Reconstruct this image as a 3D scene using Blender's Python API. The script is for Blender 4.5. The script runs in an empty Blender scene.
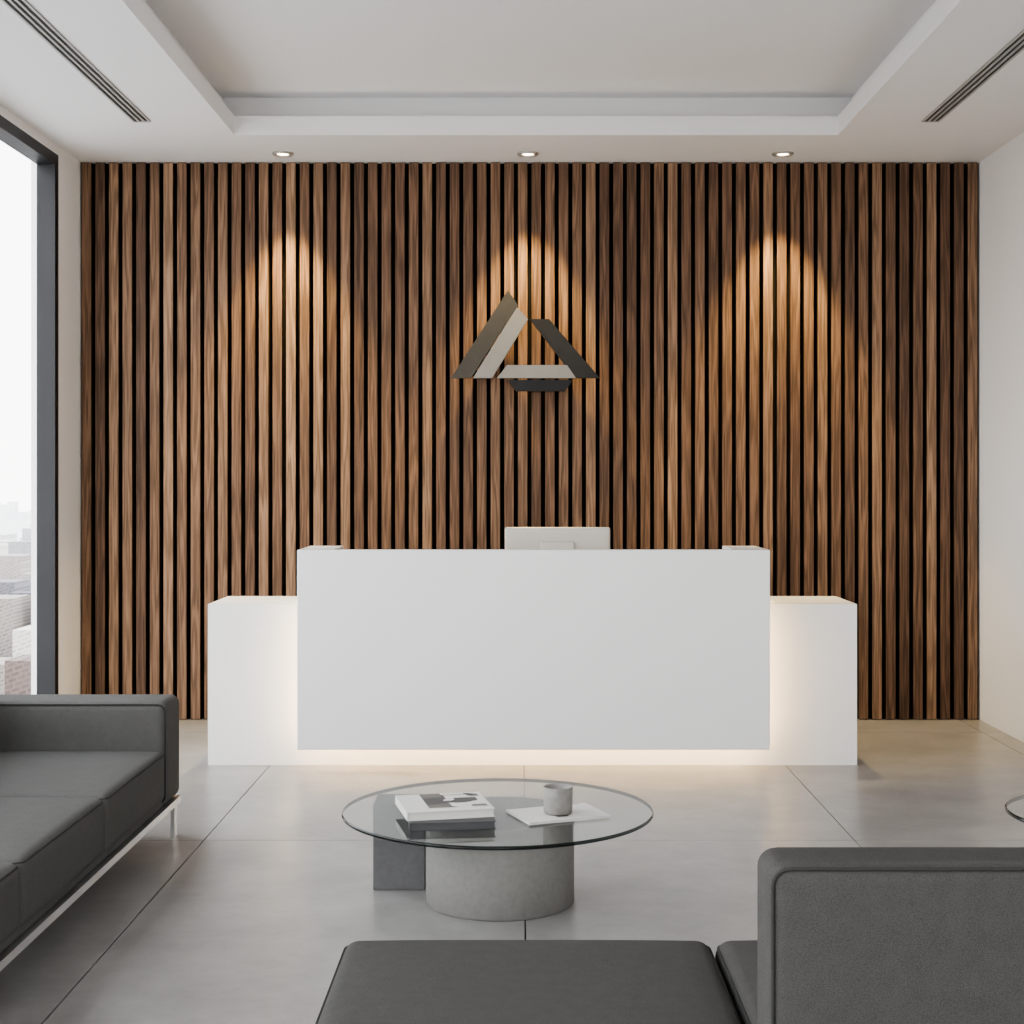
import bpy, bmesh, math, random
from mathutils import Vector, Matrix
random.seed(4)
S=bpy.context.scene
EYE=1.376; F=1500.0
# ---------------------------------------------------------------- materials
def newmat(name):
    m=bpy.data.materials.new(name); m.use_nodes=True
    nt=m.node_tree; b=nt.nodes['Principled BSDF']
    return m,nt,b
def N(nt,t,**k):
    n=nt.nodes.new(t)
    for a,v in k.items(): setattr(n,a,v)
    return n
def simple(name,col,rough=.5,metal=0,bump=0,bscale=200,var=0,vscale=3,spec=None,emit=None,estr=0):
    m,nt,b=newmat(name)
    b.inputs['Base Color'].default_value=(*col,1)
    b.inputs['Roughness'].default_value=rough
    b.inputs['Metallic'].default_value=metal
    if spec is not None: b.inputs['Specular IOR Level'].default_value=spec
    tc=N(nt,'ShaderNodeTexCoord')
    if var:
        n=N(nt,'ShaderNodeTexNoise'); n.inputs['Scale'].default_value=vscale; n.inputs['Detail'].default_value=6
        nt.links.new(tc.outputs['Object'],n.inputs['Vector'])
        r=N(nt,'ShaderNodeValToRGB')
        r.color_ramp.elements[0].position=.3; r.color_ramp.elements[1].position=.7
        r.color_ramp.elements[0].color=(*[c*(1-var) for c in col],1)
        r.color_ramp.elements[1].color=(*[min(1,c*(1+var)) for c in col],1)
        nt.links.new(n.outputs['Fac'],r.inputs['Fac']); nt.links.new(r.outputs['Color'],b.inputs['Base Color'])
    if bump:
        n=N(nt,'ShaderNodeTexNoise'); n.inputs['Scale'].default_value=bscale; n.inputs['Detail'].default_value=4
        nt.links.new(tc.outputs['Object'],n.inputs['Vector'])
        bp=N(nt,'ShaderNodeBump'); bp.inputs['Strength'].default_value=bump; bp.inputs['Distance'].default_value=.002
        nt.links.new(n.outputs['Fac'],bp.inputs['Height']); nt.links.new(bp.outputs['Normal'],b.inputs['Normal'])
    if emit:
        b.inputs['Emission Color'].default_value=(*emit,1); b.inputs['Emission Strength'].default_value=estr
    return m
def glassmat(name,tint,refl=1.0,rough=.0,ior=1.45):
    m=bpy.data.materials.new(name); m.use_nodes=True; nt=m.node_tree
    for n in list(nt.nodes):
        if n.type!='OUTPUT_MATERIAL': nt.nodes.remove(n)
    out=[n for n in nt.nodes if n.type=='OUTPUT_MATERIAL'][0]
    t=N(nt,'ShaderNodeBsdfTransparent'); t.inputs[0].default_value=(*tint,1)
    g=N(nt,'ShaderNodeBsdfGlossy'); g.inputs['Roughness'].default_value=rough
    f=N(nt,'ShaderNodeFresnel'); f.inputs[0].default_value=ior
    ge=N(nt,'ShaderNodeNewGeometry')
    inv=N(nt,'ShaderNodeMath',operation='SUBTRACT'); inv.inputs[0].default_value=refl
    sc=N(nt,'ShaderNodeMath',operation='MULTIPLY'); sc.inputs[1].default_value=refl
    nt.links.new(ge.outputs['Backfacing'],sc.inputs[0]); nt.links.new(sc.outputs[0],inv.inputs[1])
    mu=N(nt,'ShaderNodeMath',operation='MULTIPLY')
    mx=N(nt,'ShaderNodeMixShader')
    nt.links.new(f.outputs[0],mu.inputs[0]); nt.links.new(inv.outputs[0],mu.inputs[1]); nt.links.new(mu.outputs[0],mx.inputs[0])
    nt.links.new(t.outputs[0],mx.inputs[1]); nt.links.new(g.outputs[0],mx.inputs[2]); nt.links.new(mx.outputs[0],out.inputs[0])
    return m

M_wall=simple('wall_paint',(.79,.775,.765),.85,bump=.15,bscale=90)
M_ceil=simple('ceiling_paint',(.82,.81,.81),.9,bump=.1,bscale=90)
M_desk=simple('white_solid_surface',(.84,.84,.84),.42,bump=.03,bscale=300)
M_black=simple('black_backing',(.008,.007,.006),.9,bump=.1,spec=.1)
M_slatside=simple('slat_edge_gap_shade',(.040,.024,.016),.8,var=.15,vscale=12,spec=.1)  # dark colour on slat sides stands in for shade in the gaps
M_frame=simple('dark_anodised_frame',(.02,.021,.024),.45,metal=.3,var=.1)
M_trim=simple('downlight_trim',(.55,.53,.5),.35,metal=.6,var=.05)
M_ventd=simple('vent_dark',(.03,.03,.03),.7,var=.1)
M_vent=simple('vent_alu',(.45,.44,.43),.5,var=.05)
M_led=simple('warm_led',(1,.8,.55),.5,emit=(1,.69,.36),estr=26)
M_lamp=simple('lamp_disc',(1,.9,.75),.5,emit=(1,.82,.6),estr=14)
M_chrome=simple('brushed_steel',(.72,.72,.72),.3,metal=1,var=.05)
M_alu=simple('monitor_alu',(.46,.445,.42),.4,metal=.2,var=.02)
M_scr=simple('monitor_screen',(.01,.01,.012),.15,var=.1)
M_conc=simple('cast_concrete',(.25,.242,.232),.95,bump=.35,bscale=160,var=.06,vscale=60,spec=.1)
M_conc2=simple('cast_concrete_dark',(.15,.148,.150),.95,bump=.35,bscale=160,var=.06,vscale=60,spec=.1)
M_cup=simple('stoneware',(.25,.24,.225),.6,bump=.3,bscale=300,var=.15,vscale=40)
M_paper=simple('paper',(.66,.65,.62),.7,var=.03)
M_bookd=simple('book_dark_cover',(.06,.06,.064),.5,var=.2)
M_logo_d=simple('logo_dark_bronze',(.040,.038,.035),.55,metal=.2,var=.08,vscale=14)
M_logo_k=simple('logo_charcoal',(.009,.009,.0095),.5,metal=.2,var=.08,vscale=14)
M_logo_l=simple('logo_satin_nickel',(.20,.20,.20),.5,metal=.2,var=.05,vscale=14)
M_glass_win=glassmat('window_glass',(.98,.985,.985),.7)
M_glass_tab=glassmat('table_glass',(.87,.885,.88),1.0)
M_glass_edge=glassmat('table_glass_edge',(.05,.07,.065),1.0)

def wood():
    m,nt,b=newmat('walnut_slats')
    L=nt.links.new
    tc=N(nt,'ShaderNodeTexCoord'); sp=N(nt,'ShaderNodeSeparateXYZ'); L(tc.outputs['Object'],sp.inputs[0])
    a=N(nt,'ShaderNodeMath',operation='SUBTRACT'); a.inputs[1].default_value=SX0
    L(sp.outputs['X'],a.inputs[0])
    d=N(nt,'ShaderNodeMath',operation='DIVIDE'); d.inputs[1].default_value=SP; L(a.outputs[0],d.inputs[0])
    fl=N(nt,'ShaderNodeMath',operation='FLOOR'); L(d.outputs[0],fl.inputs[0])
    wn=N(nt,'ShaderNodeTexWhiteNoise',noise_dimensions='1D'); L(fl.outputs[0],wn.inputs['W'])
    r=N(nt,'ShaderNodeValToRGB'); e=r.color_ramp.elements
    e[0].position=0; e[0].color=(.115,.067,.043,1)
    e[1].position=1; e[1].color=(.300,.186,.116,1)
    k=r.color_ramp.elements.new(.4); k.color=(.165,.096,.060,1)
    k=r.color_ramp.elements.new(.75); k.color=(.215,.129,.080,1)
    L(wn.outputs['Value'],r.inputs['Fac'])
    m1=N(nt,'ShaderNodeMath',operation='MULTIPLY'); m1.inputs[1].default_value=13.37; L(fl.outputs[0],m1.inputs[0])
    m2=N(nt,'ShaderNodeMath',operation='MULTIPLY_ADD'); m2.inputs[1].default_value=24; L(sp.outputs['X'],m2.inputs[0]); L(m1.outputs[0],m2.inputs[2])
    m3=N(nt,'ShaderNodeMath',operation='MULTIPLY_ADD'); m3.inputs[1].default_value=1.1; L(sp.outputs['Z'],m3.inputs[0]); L(m1.outputs[0],m3.inputs[2])
    m4=N(nt,'ShaderNodeMath',operation='MULTIPLY'); m4.inputs[1].default_value=24; L(sp.outputs['Y'],m4.inputs[0])
    cb=N(nt,'ShaderNodeCombineXYZ'); L(m2.outputs[0],cb.inputs[0]); L(m4.outputs[0],cb.inputs[1]); L(m3.outputs[0],cb.inputs[2])
    n1=N(nt,'ShaderNodeTexNoise'); n1.inputs['Scale'].default_value=1.0; n1.inputs['Detail'].default_value=2; L(cb.outputs[0],n1.inputs['Vector'])
    mm=N(nt,'ShaderNodeMath',operation='MULTIPLY'); mm.inputs[1].default_value=36; L(n1.outputs['Fac'],mm.inputs[0])
    sn=N(nt,'ShaderNodeMath',operation='SINE'); L(mm.outputs[0],sn.inputs[0])
    mr=N(nt,'ShaderNodeMapRange'); mr.inputs['From Min'].default_value=-1; mr.inputs['From Max'].default_value=1; mr.inputs['To Min'].default_value=.70; mr.inputs['To Max'].default_value=1.20
    L(sn.outputs[0],mr.inputs['Value'])
    n2=N(nt,'ShaderNodeTexNoise'); n2.inputs['Scale'].default_value=4; n2.inputs['Detail'].default_value=6; L(cb.outputs[0],n2.inputs['Vector'])
    mr2=N(nt,'ShaderNodeMapRange'); mr2.inputs['From Min'].default_value=.3; mr2.inputs['From Max'].default_value=.7; mr2.inputs['To Min'].default_value=.70; mr2.inputs['To Max'].default_value=1.24
    L(n2.outputs['Fac'],mr2.inputs['Value'])
    pm=N(nt,'ShaderNodeMath',operation='MULTIPLY'); L(mr.outputs[0],pm.inputs[0]); L(mr2.outputs[0],pm.inputs[1])
    vm=N(nt,'ShaderNodeVectorMath',operation='SCALE'); L(r.outputs['Color'],vm.inputs[0]); L(pm.outputs[0],vm.inputs['Scale'])
    L(vm.outputs[0],b.inputs['Base Color'])
    b.inputs['Roughness'].default_value=.6
    b.inputs['Specular IOR Level'].default_value=.2
    bp=N(nt,'ShaderNodeBump'); bp.inputs['Strength'].default_value=.25; bp.inputs['Distance'].default_value=.001
    L(n2.outputs['Fac'],bp.inputs['Height']); L(bp.outputs['Normal'],b.inputs['Normal'])
    return m
NSL=66; SX0=-2.534; SX1=2.626; SP=(SX1-SX0)/NSL
M_wood=wood()

def floormat():
    m,nt,b=newmat('polished_concrete_tiles'); L=nt.links.new
    tc=N(nt,'ShaderNodeTexCoord')
    n=N(nt,'ShaderNodeTexNoise'); n.inputs['Scale'].default_value=3.2; n.inputs['Detail'].default_value=12; n.inputs['Roughness'].default_value=.75
    L(tc.outputs['Object'],n.inputs['Vector'])
    r=N(nt,'ShaderNodeValToRGB'); r.color_ramp.elements[0].position=.3; r.color_ramp.elements[1].position=.72
    r.color_ramp.elements[0].color=(.215,.208,.202,1); r.color_ramp.elements[1].color=(.340,.330,.320,1)
    L(n.outputs['Fac'],r.inputs['Fac'])
    L(r.outputs['Color'],b.inputs['Base Color'])
    n2=N(nt,'ShaderNodeTexNoise'); n2.inputs['Scale'].default_value=3; n2.inputs['Detail'].default_value=8
    L(tc.outputs['Object'],n2.inputs['Vector'])
    mr=N(nt,'ShaderNodeMapRange'); mr.inputs['To Min'].default_value=.24; mr.inputs['To Max'].default_value=.42
    L(n2.outputs['Fac'],mr.inputs['Value']); L(mr.outputs[0],b.inputs['Roughness'])
    return m
M_floor=floormat()
M_grout=simple('tile_joint',(.10,.097,.093),.8,var=.1)

def fabric(name,c1,c2):
    m,nt,b=newmat(name); L=nt.links.new
    tc=N(nt,'ShaderNodeTexCoord')
    n=N(nt,'ShaderNodeTexNoise'); n.inputs['Scale'].default_value=520; n.inputs['Detail'].default_value=2; L(tc.outputs['Object'],n.inputs['Vector'])
    n2=N(nt,'ShaderNodeTexNoise'); n2.inputs['Scale'].default_value=30; n2.inputs['Detail'].default_value=4; L(tc.outputs['Object'],n2.inputs['Vector'])
    a3=N(nt,'ShaderNodeMath',operation='MULTIPLY_ADD'); a3.inputs[1].default_value=.2; L(n2.outputs['Fac'],a3.inputs[0]); L(n.outputs['Fac'],a3.inputs[2])
    r=N(nt,'ShaderNodeValToRGB'); r.color_ramp.elements[0].position=.38; r.color_ramp.elements[1].position=.82
    r.color_ramp.elements[0].color=(*c1,1); r.color_ramp.elements[1].color=(*c2,1)
    L(a3.outputs[0],r.inputs['Fac']); L(r.outputs['Color'],b.inputs['Base Color'])
    b.inputs['Roughness'].default_value=1; b.inputs['Specular IOR Level'].default_value=.05
    bp=N(nt,'ShaderNodeBump'); bp.inputs['Strength'].default_value=.3; bp.inputs['Distance'].default_value=.001
    L(n.outputs['Fac'],bp.inputs['Height']); L(bp.outputs['Normal'],b.inputs['Normal'])
    return m
M_fab=fabric('grey_wool',(.088,.086,.083),(.135,.132,.127))
M_fab2=fabric('grey_wool_dark',(.058,.0565,.054),(.096,.094,.090))
M_pipe=simple('grey_piping',(.05,.049,.047),.95,bump=.2,spec=.1)

# ---------------------------------------------------------------- geometry helpers
def link(o,parent=None):
    S.collection.objects.link(o)
    if parent: o.parent=parent
    return o
def empty(name,loc=(0,0,0)):
    e=bpy.data.objects.new(name,None); e.empty_display_size=.1; e.location=loc; link(e); return e
def fin(bm,name,mats,parent=None,smooth=False):
    me=bpy.data.meshes.new(name); bmesh.ops.recalc_face_normals(bm,faces=bm.faces[:]); bm.to_mesh(me); bm.free()
    if not isinstance(mats,(list,tuple)): mats=[mats]
    for m in mats: me.materials.append(m)
    if smooth:
        for p in me.polygons: p.use_smooth=True
    o=bpy.data.objects.new(name,me); 
    link(o,parent)
    if parent: o.matrix_parent_inverse=Matrix.Translation(parent.location).inverted() if parent.type=='EMPTY' else Matrix()
    return o
def addbox(bm,x0,x1,y0,y1,z0,z1,mi=0,bev=0,seg=2):
    vs=[bm.verts.new((x,y,z)) for x in (x0,x1) for y in (y0,y1) for z in (z0,z1)]
    idx=[(0,1,3,2),(4,6,7,5),(0,4,5,1),(2,3,7,6),(0,2,6,4),(1,5,7,3)]
    fs=[bm.faces.new([vs[i] for i in f]) for f in idx]
    for f in fs: f.material_index=mi
    if bev:
        es=set(e for f in fs for e in f.edges)
        r=bmesh.ops.bevel(bm,geom=list(es),offset=bev,segments=seg,profile=.5,affect='EDGES')
        for f in r['faces']: f.material_index=mi
def box(name,x0,x1,y0,y1,z0,z1,mat,parent=None,bev=0,seg=2):
    bm=bmesh.new(); addbox(bm,x0,x1,y0,y1,z0,z1,0,bev,seg); return fin(bm,name,mat,parent)
def boxes(name,lst,mat,parent=None,bev=0):
    bm=bmesh.new()
    for b in lst: addbox(bm,*b[:6],mi=(b[6] if len(b)>6 else 0),bev=bev)
    return fin(bm,name,mat,parent)
def cyl(bm,cx,cy,z0,z1,r0,r1=None,n=64,mi=0,bev=0,side_mi=None):
    if r1 is None: r1=r0
    prof=[(0,z0),(r0-bev,z0)] + ([(r0,z0+bev)] if bev else []) + ([(r1,z1-bev)] if bev else [(r1,z1)]) + ([(r1-bev,z1)] if bev else []) + [(0,z1)]
    if not bev: prof=[(0,z0),(r0,z0),(r1,z1),(0,z1)]
    return lathe(bm,cx,cy,prof,n,mi,side_mi)
def lathe(bm,cx,cy,prof,n=64,mi=0,side_mi=None):
    rings=[]
    for r,z in prof:
        if r<1e-6: rings.append([bm.verts.new((cx,cy,z))])
        else: rings.append([bm.verts.new((cx+r*math.cos(2*math.pi*i/n),cy+r*math.sin(2*math.pi*i/n),z)) for i in range(n)])
    for k,(a,b) in enumerate(zip(rings,rings[1:])):
        horiz=abs(prof[k][1]-prof[k+1][1])<1e-6
        for i in range(n):
            j=(i+1)%n
            if len(a)==1 and len(b)==1: continue
            if len(a)==1: f=bm.faces.new((a[0],b[j],b[i]))
            elif len(b)==1: f=bm.faces.new((a[i],a[j],b[0]))
            else: f=bm.faces.new((a[i],a[j],b[j],b[i]))
            f.material_index= mi if (horiz or side_mi is None) else side_mi
            f.smooth = not horiz
def rbox(name,x0,x1,y0,y1,z0,z1,r,mat,parent=None,puff=0,div=14,puffside=0):
    """rounded upholstered block"""
    bm=bmesh.new()
    def axis(a,b):
        k=5; inner=[a+r+(b-a-2*r)*t/div for t in range(div+1)]
        lo=[a+r*(1-math.cos(math.pi/2*t/k)) for t in range(k)]
        return lo+inner+[a+b-v for v in reversed(lo)]
    X,Y,Z=axis(x0,x1),axis(y0,y1),axis(z0,z1)
    nx,ny,nz=len(X),len(Y),len(Z); V={}
    def vert(i,j,k):
        if (i,j,k) in V: return V[i,j,k]
        p=Vector((X[i],Y[j],Z[k]))
        q=Vector((min(max(p.x,x0+r),x1-r),min(max(p.y,y0+r),y1-r),min(max(p.z,z0+r),z1-r)))
        d=p-q
        if d.length>1e-7: p=q+d.normalized()*r
        u=(2*(p.x-x0)/(x1-x0)-1); v=(2*(p.y-y0)/(y1-y0)-1); w=(2*(p.z-z0)/(z1-z0)-1)
        if puff: p.z+=puff*(1-u**4)*(1-v**4)*(1 if w>0 else 0)*max(0,w)
        if puffside:
            p.x+=puffside*u*(1-v**4)*(1-w**4); p.y+=puffside*v*(1-u**4)*(1-w**4)
        V[i,j,k]=bm.verts.new(p); return V[i,j,k]
    for k in (0,nz-1):
        for i in range(nx-1):
            for j in range(ny-1): bm.faces.new([vert(i,j,k),vert(i+1,j,k),vert(i+1,j+1,k),vert(i,j+1,k)])
    for j in (0,ny-1):
        for i in range(nx-1):
            for k in range(nz-1): bm.faces.new([vert(i,j,k),vert(i+1,j,k),vert(i+1,j,k+1),vert(i,j,k+1)])
    for i in (0,nx-1):
        for j in range(ny-1):
            for k in range(nz-1): bm.faces.new([vert(i,j,k),vert(i,j+1,k),vert(i,j+1,k+1),vert(i,j,k+1)])
    return fin(bm,name,mat,parent,True)
def tube(name,pts,rad,mat,parent=None,cyclic=True):
    cu=bpy.data.curves.new(name,'CURVE'); cu.dimensions='3D'; cu.bevel_depth=rad; cu.bevel_resolution=2
    s=cu.splines.new('POLY'); s.points.add(len(pts)-1)
    for i,p in enumerate(pts): s.points[i].co=(*p,1)
    s.use_cyclic_u=cyclic
    o=bpy.data.objects.new(name,cu); cu.materials.append(mat); link(o,parent)
    if parent: o.matrix_parent_inverse=Matrix.Translation(parent.location).inverted()
    return o
def rrect(a0,a1,b0,b1,r,f,n=5):
    pts=[]
    for cx,cy,s in ((a1-r,b1-r,0),(a0+r,b1-r,1),(a0+r,b0+r,2),(a1-r,b0+r,3)):
        for t in range(n+1):
            an=math.pi/2*(s+t/n); pts.append(f(cx+r*math.cos(an),cy+r*math.sin(an)))
    return pts

# ---------------------------------------------------------------- room
XL,XR=-2.534,2.626; YF,YB=-1.6,8.66; H=3.2
box('floor_slab',XL-.3,XR+.2,YF-.2,YB+.2,-.2,-.012,M_grout)
bm=bmesh.new(); g=.0022
xs=[XL-.12,-2.46,-1.215,.01,1.27,2.51,XR]
ys=[YF,.83,3.28,5.73,8.18,YB]
for i in range(len(xs)-1):
    for j in range(len(ys)-1):
        addbox(bm,xs[i]+g,xs[i+1]-g,ys[j]+g,ys[j+1]-g,-.012,0)
fin(bm,'floor',M_floor)
box('wall_back',XL-.3,XR+.2,YB,YB+.2,0,3.7,M_wall)
box('wall_right',XR,XR+.2,YF-.2,YB,0,3.7,M_wall)
boxes('wall_left',[(XL-.1,XL,8.20,YB,0,3.7),(XL-.1,XL,YF-.2,8.20,3.15,3.7),(XL-.1,XL,YF-.2,YF+.1,0,3.15)],M_wall)
WX0,WX1,WZ0,WZ1=-1.9,1.9,.9,3.0
boxes('wall_front',[(XL,XR,YF-.2,YF,WZ1,3.7),(XL,WX0,YF-.2,YF,0,WZ1),(WX1,XR,YF-.2,YF,0,WZ1),(WX0,WX1,YF-.2,YF,0,WZ0)],M_wall)
tx0,tx1,ty0,ty1=-1.52,1.67,1.6,7.93
cx0,cx1,cy0,cy1=-1.61,1.77,1.5,8.06
boxes('ceiling',[
 (XL,tx0,YF,YB,H,H+.1),(tx1,XR,YF,YB,H,H+.1),(tx0,tx1,YF,ty0,H,H+.1),(tx0,tx1,ty1,YB,H,H+.1),
 (XL,cx0,YF,YB,H+.1,3.43),(cx1,XR,YF,YB,H+.1,3.43),(cx0,cx1,YF,cy0,H+.1,3.43),(cx0,cx1,cy1,YB,H+.1,3.43),
 (XL,XR,YF,YB,3.43,3.6)],M_ceil)
# slat feature wall: flat walnut faces, edges coloured dark as gap shade, black backing
bm=bmesh.new()
addbox(bm,SX0,SX1,8.650,8.658,.0,H,1)
for i in range(NSL):
    a=SX0+i*SP+.009; b_=a+SP*.69; c=.0012; z0,z1=.004,H-.004
    pr=[(a,8.650),(a,8.606),(a,8.60+c),(a+c,8.60),(b_-c,8.60),(b_,8.60+c),(b_,8.606),(b_,8.650)]
    lo=[bm.verts.new((x,y,z0)) for x,y in pr]; hi=[bm.verts.new((x,y,z1)) for x,y in pr]
    for k in range(8):
        l=(k+1)%8; f=bm.faces.new((lo[k],lo[l],hi[l],hi[k]))
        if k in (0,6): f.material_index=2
    bm.faces.new(lo); bm.faces.new(hi)
fin(bm,'wood_slat_wall_panel',[M_wood,M_black,M_slatside])

# windows
def window(name,plane,a0,a1,z0,z1,mull,fw=.07,dep=.1):
    e=empty(name,(0,0,0))
    L=[]
    def bx(s0,s1,q0,q1,d0=0,d1=dep):
        if plane=='L': L.append((XL-dep+d0,XL-dep+d1,s0,s1,q0,q1))
        else: L.append((s0,s1,YF-dep+d0,YF-dep+d1,q0,q1))
    bx(a0,a1,z0,z0+fw); bx(a0,a1,z1-fw,z1); bx(a0,a0+fw,z0+fw,z1-fw); bx(a1-fw,a1,z0+fw,z1-fw)
    for m_ in mull: bx(m_-fw/2,m_+fw/2,z0+fw,z1-fw)
    boxes('frame',L,M_frame,e)
    if plane=='L': box('glass_pane',XL-dep+.008,XL-dep+.016,a0+fw,a1-fw,z0+fw,z1-fw,M_glass_win,e)
    else: box('glass_pane',a0+fw,a1-fw,YF-dep+.02,YF-dep+.028,z0+fw,z1-fw,M_glass_win,e)
window('window_1','L',YF+.1,8.20,0.0,3.15,[1.3,3.9,5.9],fw=.06)
window('added_fill_window','F',WX0,WX1,WZ0,WZ1,[-.63,.63])  # unseen glazing behind the camera, added for soft frontal fill

# slot diffusers
def vent(x0,x1,y0,y1):
    e=empty('linear_air_vent',((x0+x1)/2,(y0+y1)/2,H))
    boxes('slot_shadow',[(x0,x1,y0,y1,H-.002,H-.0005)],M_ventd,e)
    L=[]; n=3; fb=.010; w=(x1-x0-fb)/n
    for i in range(n+1):
        L.append((x0+i*w,x0+i*w+fb,y0,y1,H-.007,H-.002))
    L+= [(x0,x1,y0,y0+.008,H-.007,H-.002),(x0,x1,y1-.008,y1,H-.007,H-.002)]
    boxes('vent_blades',L,M_vent,e)
vent(-1.975,-1.885,3.4,7.62); vent(2.03,2.12,3.4,7.62)

# downlights
SPOT=215
def downlight(x,y):
    e=empty('recessed_downlight',(x,y,H))
    bm=bmesh.new(); lathe(bm,x,y,[(.036,H-.004),(.040,H-.012),(.056,H-.012),(.060,H-.0005),(.036,H-.0005),(.036,H-.004)],40)
    fin(bm,'trim_ring',M_trim,e)
    bm=bmesh.new(); cyl(bm,x,y,H-.003,H-.001,.035,n=32); fin(bm,'lamp_lens',M_lamp,e)
    l=bpy.data.lights.new('spot','SPOT'); l.energy=SPOT; l.color=(1,.74,.35); l.spot_size=math.radians(62); l.spot_blend=.65; l.shadow_soft_size=.02
    o=bpy.data.objects.new('lamp',l); o.location=(0,0,-.02); link(o,e)
for x in (-1.334,.033,1.456): downlight(x,8.37)

# ---------------------------------------------------------------- reception desk
D=empty('reception_desk',(.05,7.4,0))
yf=7.24; wl,wr=-1.516,1.617; pl,pr_=-1.0575,1.166
boxes('wing_and_base_body',[(wl,wr,yf,yf+.06,0,.777),(wl,pl+.02,yf+.06,7.74,0,.777),(pr_-.02,wr,yf+.06,7.74,0,.777),(pl+.02,pr_-.02,yf+.06,7.86,.735,.777)],M_desk,D)
box('front_panel',pl,pr_,7.05,7.11,.107,1.047,M_desk,D,bev=.003)
box('return_left',pl,pl+.165,7.11,7.5,.7775,1.047,M_desk,D,bev=.002)
box('return_right',pr_-.165,pr_,7.11,7.5,.7775,1.047,M_desk,D,bev=.002)
box('transaction_ledge',pl+.165,pr_-.165,7.11,7.30,.98,1.0,M_desk,D)
boxes('led_strips',[(pl+.02,pl+.035,7.11,7.118,.15,.76),(pr_-.035,pr_-.02,7.11,7.118,.15,.76),(pl+.035,pr_-.035,7.11,7.118,.122,.137),
 (pl-.006,pl,7.26,7.48,.80,.806),(pr_,pr_+.006,7.26,7.48,.80,.806)],M_led,D)

# monitor
Mo=empty('computer_monitor',(.235,7.55,.777))
mx=(557.5-522)*7.55/F; mw=.265
rb=rbox('display_back',mx-mw,mx+mw,7.535,7.56,.855,1.139,.012,M_alu,Mo)
box('screen',mx-mw+.012,mx+mw-.012,7.56,7.5615,.88,1.127,M_scr,Mo)
bm=bmesh.new()
addbox(bm,mx-.085,mx+.085,7.518,7.536,.80,1.068,0,.006)
for v in bm.verts:
    if v.co.z<.9: v.co.y-=.02
fin(bm,'stand_neck',M_alu,Mo)
box('stand_foot',mx-.1,mx+.1,7.46,7.64,.7775,.80,M_alu,Mo,bev=.003)

# ---------------------------------------------------------------- logo
G=empty('wall_logo_sign',(.02,8.5,2.0))
def poly(name,pts,d,th,mat):
    bm=bmesh.new(); P=[((px-522)*d/F,EYE-(py-480)*d/F) for px,py in pts]
    a=[bm.verts.new((x,d,z)) for x,z in P]; b=[bm.verts.new((x,d+th,z)) for x,z in P]
    n=len(P); bm.faces.new(a); bm.faces.new(b[::-1])
    for i in range(n): bm.faces.new((a[i],b[i],b[(i+1)%n],a[(i+1)%n]))
    cx=sum(p[0] for p in P)/n; cz=sum(p[1] for p in P)/n
    addbox(bm,cx-.008,cx+.008,d+th,8.6,cz-.008,cz+.008)
    fin(bm,name,mat,G)
poly('bar_left',[(451,378),(508,290),(518,305),(471,378)],8.50,.03,M_logo_d)
poly('bar_inner',[(473,378),(517,307),(528,319),(492,378)],8.49,.03,M_logo_l)
poly('bar_right',[(530,319),(549,319),(600,378),(575,378)],8.51,.03,M_logo_k)
poly('bar_base',[(507,365),(567,365),(576,378),(497,378)],8.49,.03,M_logo_l)
poly('bar_under',[(508,380),(573,380),(565,391),(516,391)],8.51,.03,M_logo_k)

# ---------------------------------------------------------------- sofa left
A=empty('grey_sofa',(-1.8,4.4,0))
sx0,sx1=-2.22,-1.33; y_far=5.85; y_near=2.75
rbox('arm_far',sx0,sx1,5.61,5.85,.15,.545,.035,M_fab,A,div=6)
rbox('arm_near',sx0,sx1,2.75,2.98,.15,.545,.035,M_fab,A,div=6)
rbox('backrest',sx0,sx0+.22,2.985,5.605,.15,.66,.04,M_fab,A,div=10)
rbox('base_plinth',sx0+.23,sx1-.012,2.99,5.60,.15,.235,.012,M_fab,A,div=4)
n=0
for a,b in ((2.985,3.99),(3.995,4.795),(4.80,5.605)):
    n+=1
    rbox('seat_cushion_%d'%n,sx0+.225,sx1,a,b,.175,.365,.03,M_fab,A,puff=.012,div=12)
    tube('cushion_piping_%d'%n,rrect(sx0+.235,sx1-.004,a+.006,b-.006,.03,lambda u,v:(u,v,.352)),.003,M_pipe,A)
tube('arm_piping',rrect(sx0+.01,sx1-.006,.165,.535,.03,lambda u,v:(u,5.614,v)),.003,M_pipe,A)
boxes('steel_rail',[(sx1-.03,sx1+.002,2.78,5.84,.125,.149),(sx0+.02,sx0+.045,2.78,5.84,.125,.148),
  (sx0+.045,sx1-.03,2.78,2.80,.125,.148),(sx0+.045,sx1-.03,5.82,5.84,.125,.148)],M_chrome,A)
boxes('legs',[(x,x+.016,y,y+.04,0,.126) for x in (sx0+.025,sx1-.025) for y in (2.80,5.78)],M_chrome,A)

# ---------------------------------------------------------------- modular sofa, near right
B=empty('modular_sofa',(.8,2.9,0))
rbox('chaise_cushion',-.385,.408,2.46,3.25,.17,.386,.035,M_fab2,B,puff=.012,div=16)
rbox('seat_cushion_1',.414,1.21,2.62,3.25,.17,.386,.035,M_fab2,B,puff=.012,div=14)
rbox('seat_cushion_2',1.215,1.80,2.62,3.25,.17,.386,.035,M_fab2,B,puff=.012,div=14)
rbox('backrest',.405,1.80,2.465,2.612,.15,.743,.032,M_fab2,B,div=16)
rbox('arm_right',1.805,2.0,2.46,3.25,.15,.56,.035,M_fab2,B,div=6)
rbox('base_plinth',-.37,1.79,2.62,3.235,.135,.19,.01,M_fab2,B,div=4)
tube('backrest_piping_back',rrect(.413,1.79,.16,.735,.03,lambda u,v:(u,2.471,v)),.0035,M_pipe,B)
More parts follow.
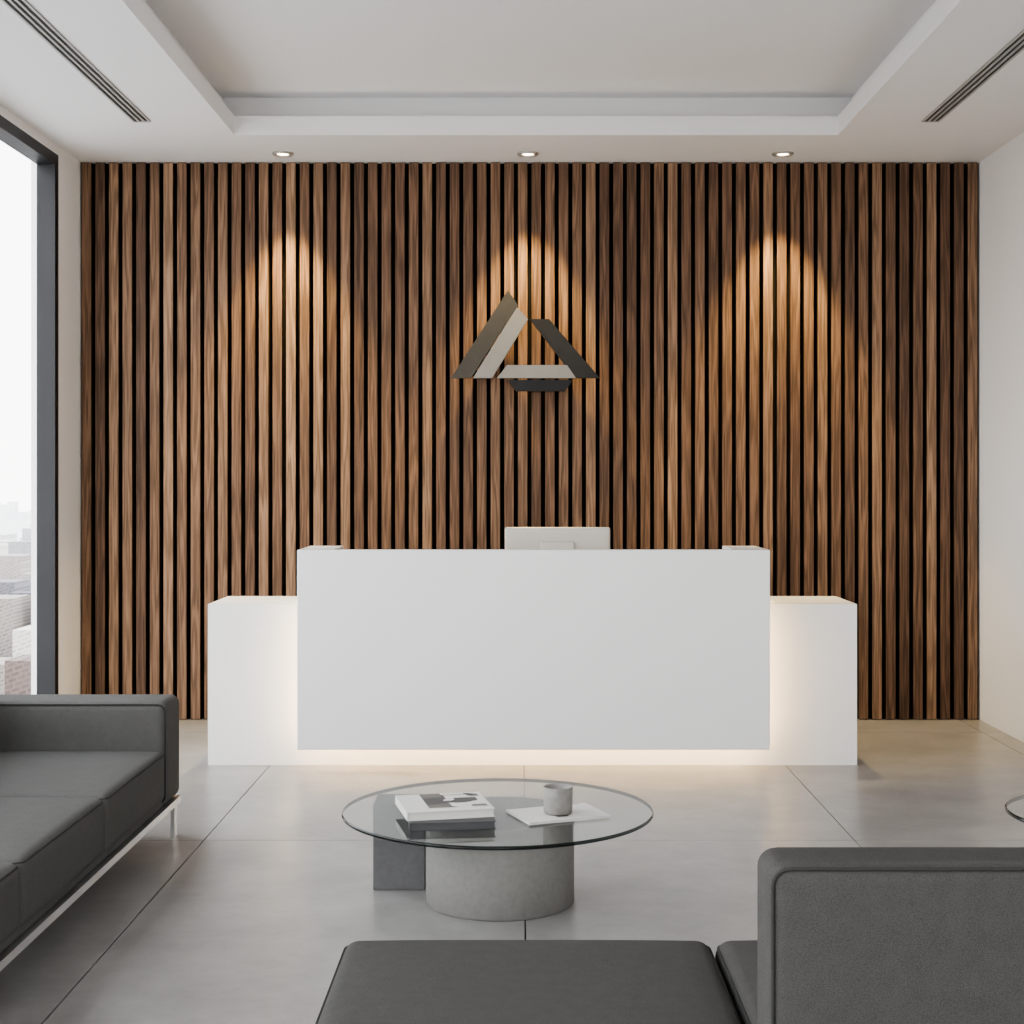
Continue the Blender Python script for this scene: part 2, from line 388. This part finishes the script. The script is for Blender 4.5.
tube('backrest_piping_front',rrect(.413,1.79,.40,.735,.03,lambda u,v:(u,2.606,v)),.003,M_pipe,B)
tube('chaise_piping',rrect(-.379,.402,2.466,3.244,.035,lambda u,v:(u,v,.372)),.003,M_pipe,B)
tube('seat_piping',rrect(.420,1.204,2.628,3.244,.035,lambda u,v:(u,v,.372)),.003,M_pipe,B)
boxes('steel_rail',[(-.36,1.98,3.20,3.225,.112,.134),(-.36,1.98,2.48,2.505,.112,.134),(-.36,-.335,2.505,3.20,.112,.134),(1.955,1.98,2.505,3.20,.112,.134)],M_chrome,B)
boxes('legs',[(x,x+.04,y,y+.016,0,.113) for x in (-.34,.8,1.92) for y in (2.485,3.205)],M_chrome,B)

# ---------------------------------------------------------------- coffee table
T=empty('glass_coffee_table',(-.08,4.91,0)); tcx,tcy=-.079,4.905
bm=bmesh.new(); lathe(bm,tcx,tcy,[(0,.289),(.504,.289),(.508,.292),(.508,.298),(.504,.301),(0,.301)],128,0,1); fin(bm,'glass_top',[M_glass_tab,M_glass_edge],T)
bm=bmesh.new(); cyl(bm,-.072,4.915,0,.288,.243,n=96,bev=.004); fin(bm,'concrete_drum',M_conc,T)
boxes('concrete_slab',[(-.50,-.325,5.03,5.20,0,.288)],M_conc2,T,bev=.004)
T2=empty('glass_side_table',(1.66,4.18,0))
bm=bmesh.new(); lathe(bm,1.66,4.18,[(0,.438),(.296,.438),(.30,.441),(.30,.447),(.296,.45),(0,.45)],96,0,1); fin(bm,'glass_top',[M_glass_tab,M_glass_edge],T2)
bm=bmesh.new(); cyl(bm,1.66,4.18,0,.437,.1,n=64,bev=.004); fin(bm,'concrete_drum',M_conc,T2)

# printed covers
def cover(name,kind):
    m,nt,b=newmat(name); L=nt.links.new
    tc=N(nt,'ShaderNodeTexCoord'); 
    v=N(nt,'ShaderNodeTexVoronoi',distance='CHEBYCHEV'); v.inputs['Scale'].default_value=4.2 if kind==0 else 2.2
    L(tc.outputs['Generated'],v.inputs['Vector'])
    sp=N(nt,'ShaderNodeSeparateXYZ'); L(tc.outputs['Generated'],sp.inputs[0])
    r=N(nt,'ShaderNodeValToRGB'); r.color_ramp.interpolation='CONSTANT'; e=r.color_ramp.elements
    cols=[(.02,(.02,.02,.02)),(.35,(.60,.59,.57)),(.5,(.10,.09,.08)),(.7,(.64,.63,.61))] if kind==0 else [(.0,(.64,.63,.61)),(.5,(.30,.25,.21)),(.7,(.66,.65,.63)),(.85,(.12,.10,.09))]
    e[0].position=0; e[0].color=(*cols[0][1],1); e[1].position=cols[1][0]; e[1].color=(*cols[1][1],1)
    for p,c in cols[2:]:
        k=e.new(p); k.color=(*c,1)
    sc=N(nt,'ShaderNodeSeparateColor'); L(v.outputs['Color'],sc.inputs[0]); L(sc.outputs[0],r.inputs['Fac'])
    def cmp(o,th,op):
        c=N(nt,'ShaderNodeMath',operation=op); c.inputs[1].default_value=th; L(o,c.inputs[0]); return c.outputs[0]
    a=cmp(sp.outputs['X'],.28 if kind==0 else .4,'GREATER_THAN'); c=cmp(sp.outputs['Y'],.18,'GREATER_THAN')
    d=N(nt,'ShaderNodeMath',operation='MULTIPLY'); L(a,d.inputs[0]); L(c,d.inputs[1])
    mx_=N(nt,'ShaderNodeMix',data_type='RGBA'); L(d.outputs[0],mx_.inputs['Factor'])
    mx_.inputs['A'].default_value=(.64,.63,.61,1); L(r.outputs['Color'],mx_.inputs['B'])
    L(mx_.outputs['Result'],b.inputs['Base Color']); b.inputs['Roughness'].default_value=.35
    return m
M_c0=cover('photo_cover',0); M_c1=cover('magazine_cover',1)
def book(parent,name,cx,cy,z,w,d,h,rot,cov,top=None):
    bm=bmesh.new(); t=.002
    addbox(bm,-w/2+.003,w/2-.003,-d/2+.003,d/2-.003,t,h-t,0)
    addbox(bm,-w/2,w/2,-d/2,d/2,0,t,1); addbox(bm,-w/2,w/2,-d/2,d/2,h-t,h,2)
    addbox(bm,-w/2,-w/2+.002,-d/2,d/2,t,h-t,1)
    me=bpy.data.meshes.new(name); bmesh.ops.recalc_face_normals(bm,faces=bm.faces[:]); bm.to_mesh(me); bm.free()
    for m_ in (M_paper,cov,top or cov): me.materials.append(m_)
    o=bpy.data.objects.new(name,me); o.location=(cx,cy,z); o.rotation_euler=(0,0,rot); link(o,parent)
    if parent: o.matrix_parent_inverse=Matrix.Translation(parent.location).inverted()
    return o
K=empty('book_stack',(-.245,4.76,.302))
lb=book(K,'book_lower',-.225,4.72,.302,.265,.24,.024,math.radians(6),M_bookd)
lb.data.materials[0]=M_bookd
book(K,'book_upper',-.248,4.77,.3265,.275,.26,.026,math.radians(13),M_paper,M_c0)
book(None,'magazine',.115,4.81,.302,.28,.20,.008,math.radians(22),M_paper,M_c1)
# cup
bm=bmesh.new(); ux,uy,uz=.115,4.80,.3105
lathe(bm,ux,uy,[(0,uz),(.042,uz),(.046,uz+.004),(.048,uz+.084),(.0465,uz+.086),(.044,uz+.084),(.042,uz+.012),(0,uz+.010)],56)
fin(bm,'stoneware_cup',M_cup)

# ---------------------------------------------------------------- city outside
def citymat():
    m,nt,b=newmat('city_facades_hazed'); L=nt.links.new
    at=N(nt,'ShaderNodeVertexColor',layer_name='Col')
    tc=N(nt,'ShaderNodeTexCoord'); br=N(nt,'ShaderNodeTexBrick'); br.inputs['Scale'].default_value=.25
    br.inputs['Color1'].default_value=(.62,.62,.64,1); br.inputs['Color2'].default_value=(.85,.85,.85,1); br.inputs['Mortar'].default_value=(1.03,1.03,1.03,1)
    br.inputs['Mortar Size'].default_value=.06
    mp=N(nt,'ShaderNodeMapping'); mp.inputs['Rotation'].default_value=(math.radians(90),0,math.radians(20)); L(tc.outputs['Object'],mp.inputs['Vector']); L(mp.outputs[0],br.inputs['Vector'])
    mx_=N(nt,'ShaderNodeMix',data_type='RGBA',blend_type='MULTIPLY'); mx_.inputs['Factor'].default_value=1
    L(at.outputs['Color'],mx_.inputs['A']); L(br.outputs['Color'],mx_.inputs['B']); L(mx_.outputs['Result'],b.inputs['Base Color'])
    b.inputs['Roughness'].default_value=.9
    return m
M_city=citymat()
bm=bmesh.new(); cl=bm.loops.layers.color.new('Col')
def cbox(x,y,w,d,z0,h,c):
    n0=len(bm.faces); addbox(bm,x-w/2,x+w/2,y-d/2,y+d/2,z0,z0+h)
    bm.faces.ensure_lookup_table()
    for f in bm.faces[n0:]:
        for l in f.loops: l[cl]=(*c,1)
GZ=-85
cbox(-1500,1600,3000,4400,GZ-2,2,(.72,.72,.72))
for i in range(2600):
    y=random.uniform(-300,2600); q=random.random()
    ang=random.uniform(-.42,-.24) if q<.7 else random.uniform(-1.5,-.42)
    if q<.38: y=random.uniform(380,1000)
    if y<250: x=random.uniform(-600,-150)
    else: x=ang*y*1.0-5
    dist=math.hypot(x,y)
    if dist<220: continue
    haze=.20+.80*min(1,max(0,dist-400)/1000)**.8
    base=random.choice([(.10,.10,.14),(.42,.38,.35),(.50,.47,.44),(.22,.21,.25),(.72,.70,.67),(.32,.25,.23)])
    c=[b_*(1-haze)+.96*haze for b_ in base]  # air haze painted into the colour: farther buildings go paler
    h=random.uniform(8,32) if random.random()<.88 else random.uniform(32,56)
    s=1 if dist<900 else 1.4
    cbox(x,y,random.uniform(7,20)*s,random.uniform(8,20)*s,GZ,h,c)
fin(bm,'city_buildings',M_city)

# ---------------------------------------------------------------- light
w=bpy.data.worlds.new('overcast_sky'); S.world=w; w.use_nodes=True; nt=w.node_tree; bg=nt.nodes['Background']
tc=N(nt,'ShaderNodeTexCoord'); sp=N(nt,'ShaderNodeSeparateXYZ'); nt.links.new(tc.outputs['Generated'],sp.inputs[0])
r=N(nt,'ShaderNodeValToRGB'); r.color_ramp.elements[0].position=0; r.color_ramp.elements[0].color=(1,.985,.965,1)
r.color_ramp.elements[1].position=.8; r.color_ramp.elements[1].color=(.90,.945,1,1)
nt.links.new(sp.outputs['Z'],r.inputs['Fac']); nt.links.new(r.outputs['Color'],bg.inputs['Color']); bg.inputs['Strength'].default_value=4.0
def portal(name,loc,rot,sx,sy):
    l=bpy.data.lights.new(name,'AREA'); l.shape='RECTANGLE'; l.size=sx; l.size_y=sy; l.cycles.is_portal=True
    o=bpy.data.objects.new(name,l); o.location=loc; o.rotation_euler=rot; link(o)
portal('sky_portal',(XL-.12,3.3,1.57),(0,math.radians(-90),0),3.15,9.8)
portal('sky_portal',(0,YF-.12,(WZ0+WZ1)/2),(math.radians(90),0,0),WX1-WX0,WZ1-WZ0)

# ---------------------------------------------------------------- camera
cam=bpy.data.cameras.new('camera'); co=bpy.data.objects.new('camera',cam); link(co)
co.location=(0,0,EYE); co.rotation_euler=(math.radians(90),0,0)
cam.sensor_width=36; cam.lens=F/1024*36; cam.shift_x=-10/1024; cam.shift_y=-32/1024
cam.clip_start=.05; cam.clip_end=6000
S.camera=co
S.view_settings.view_transform='AgX'; S.view_settings.look='AgX - Medium High Contrast'; S.view_settings.exposure=.58
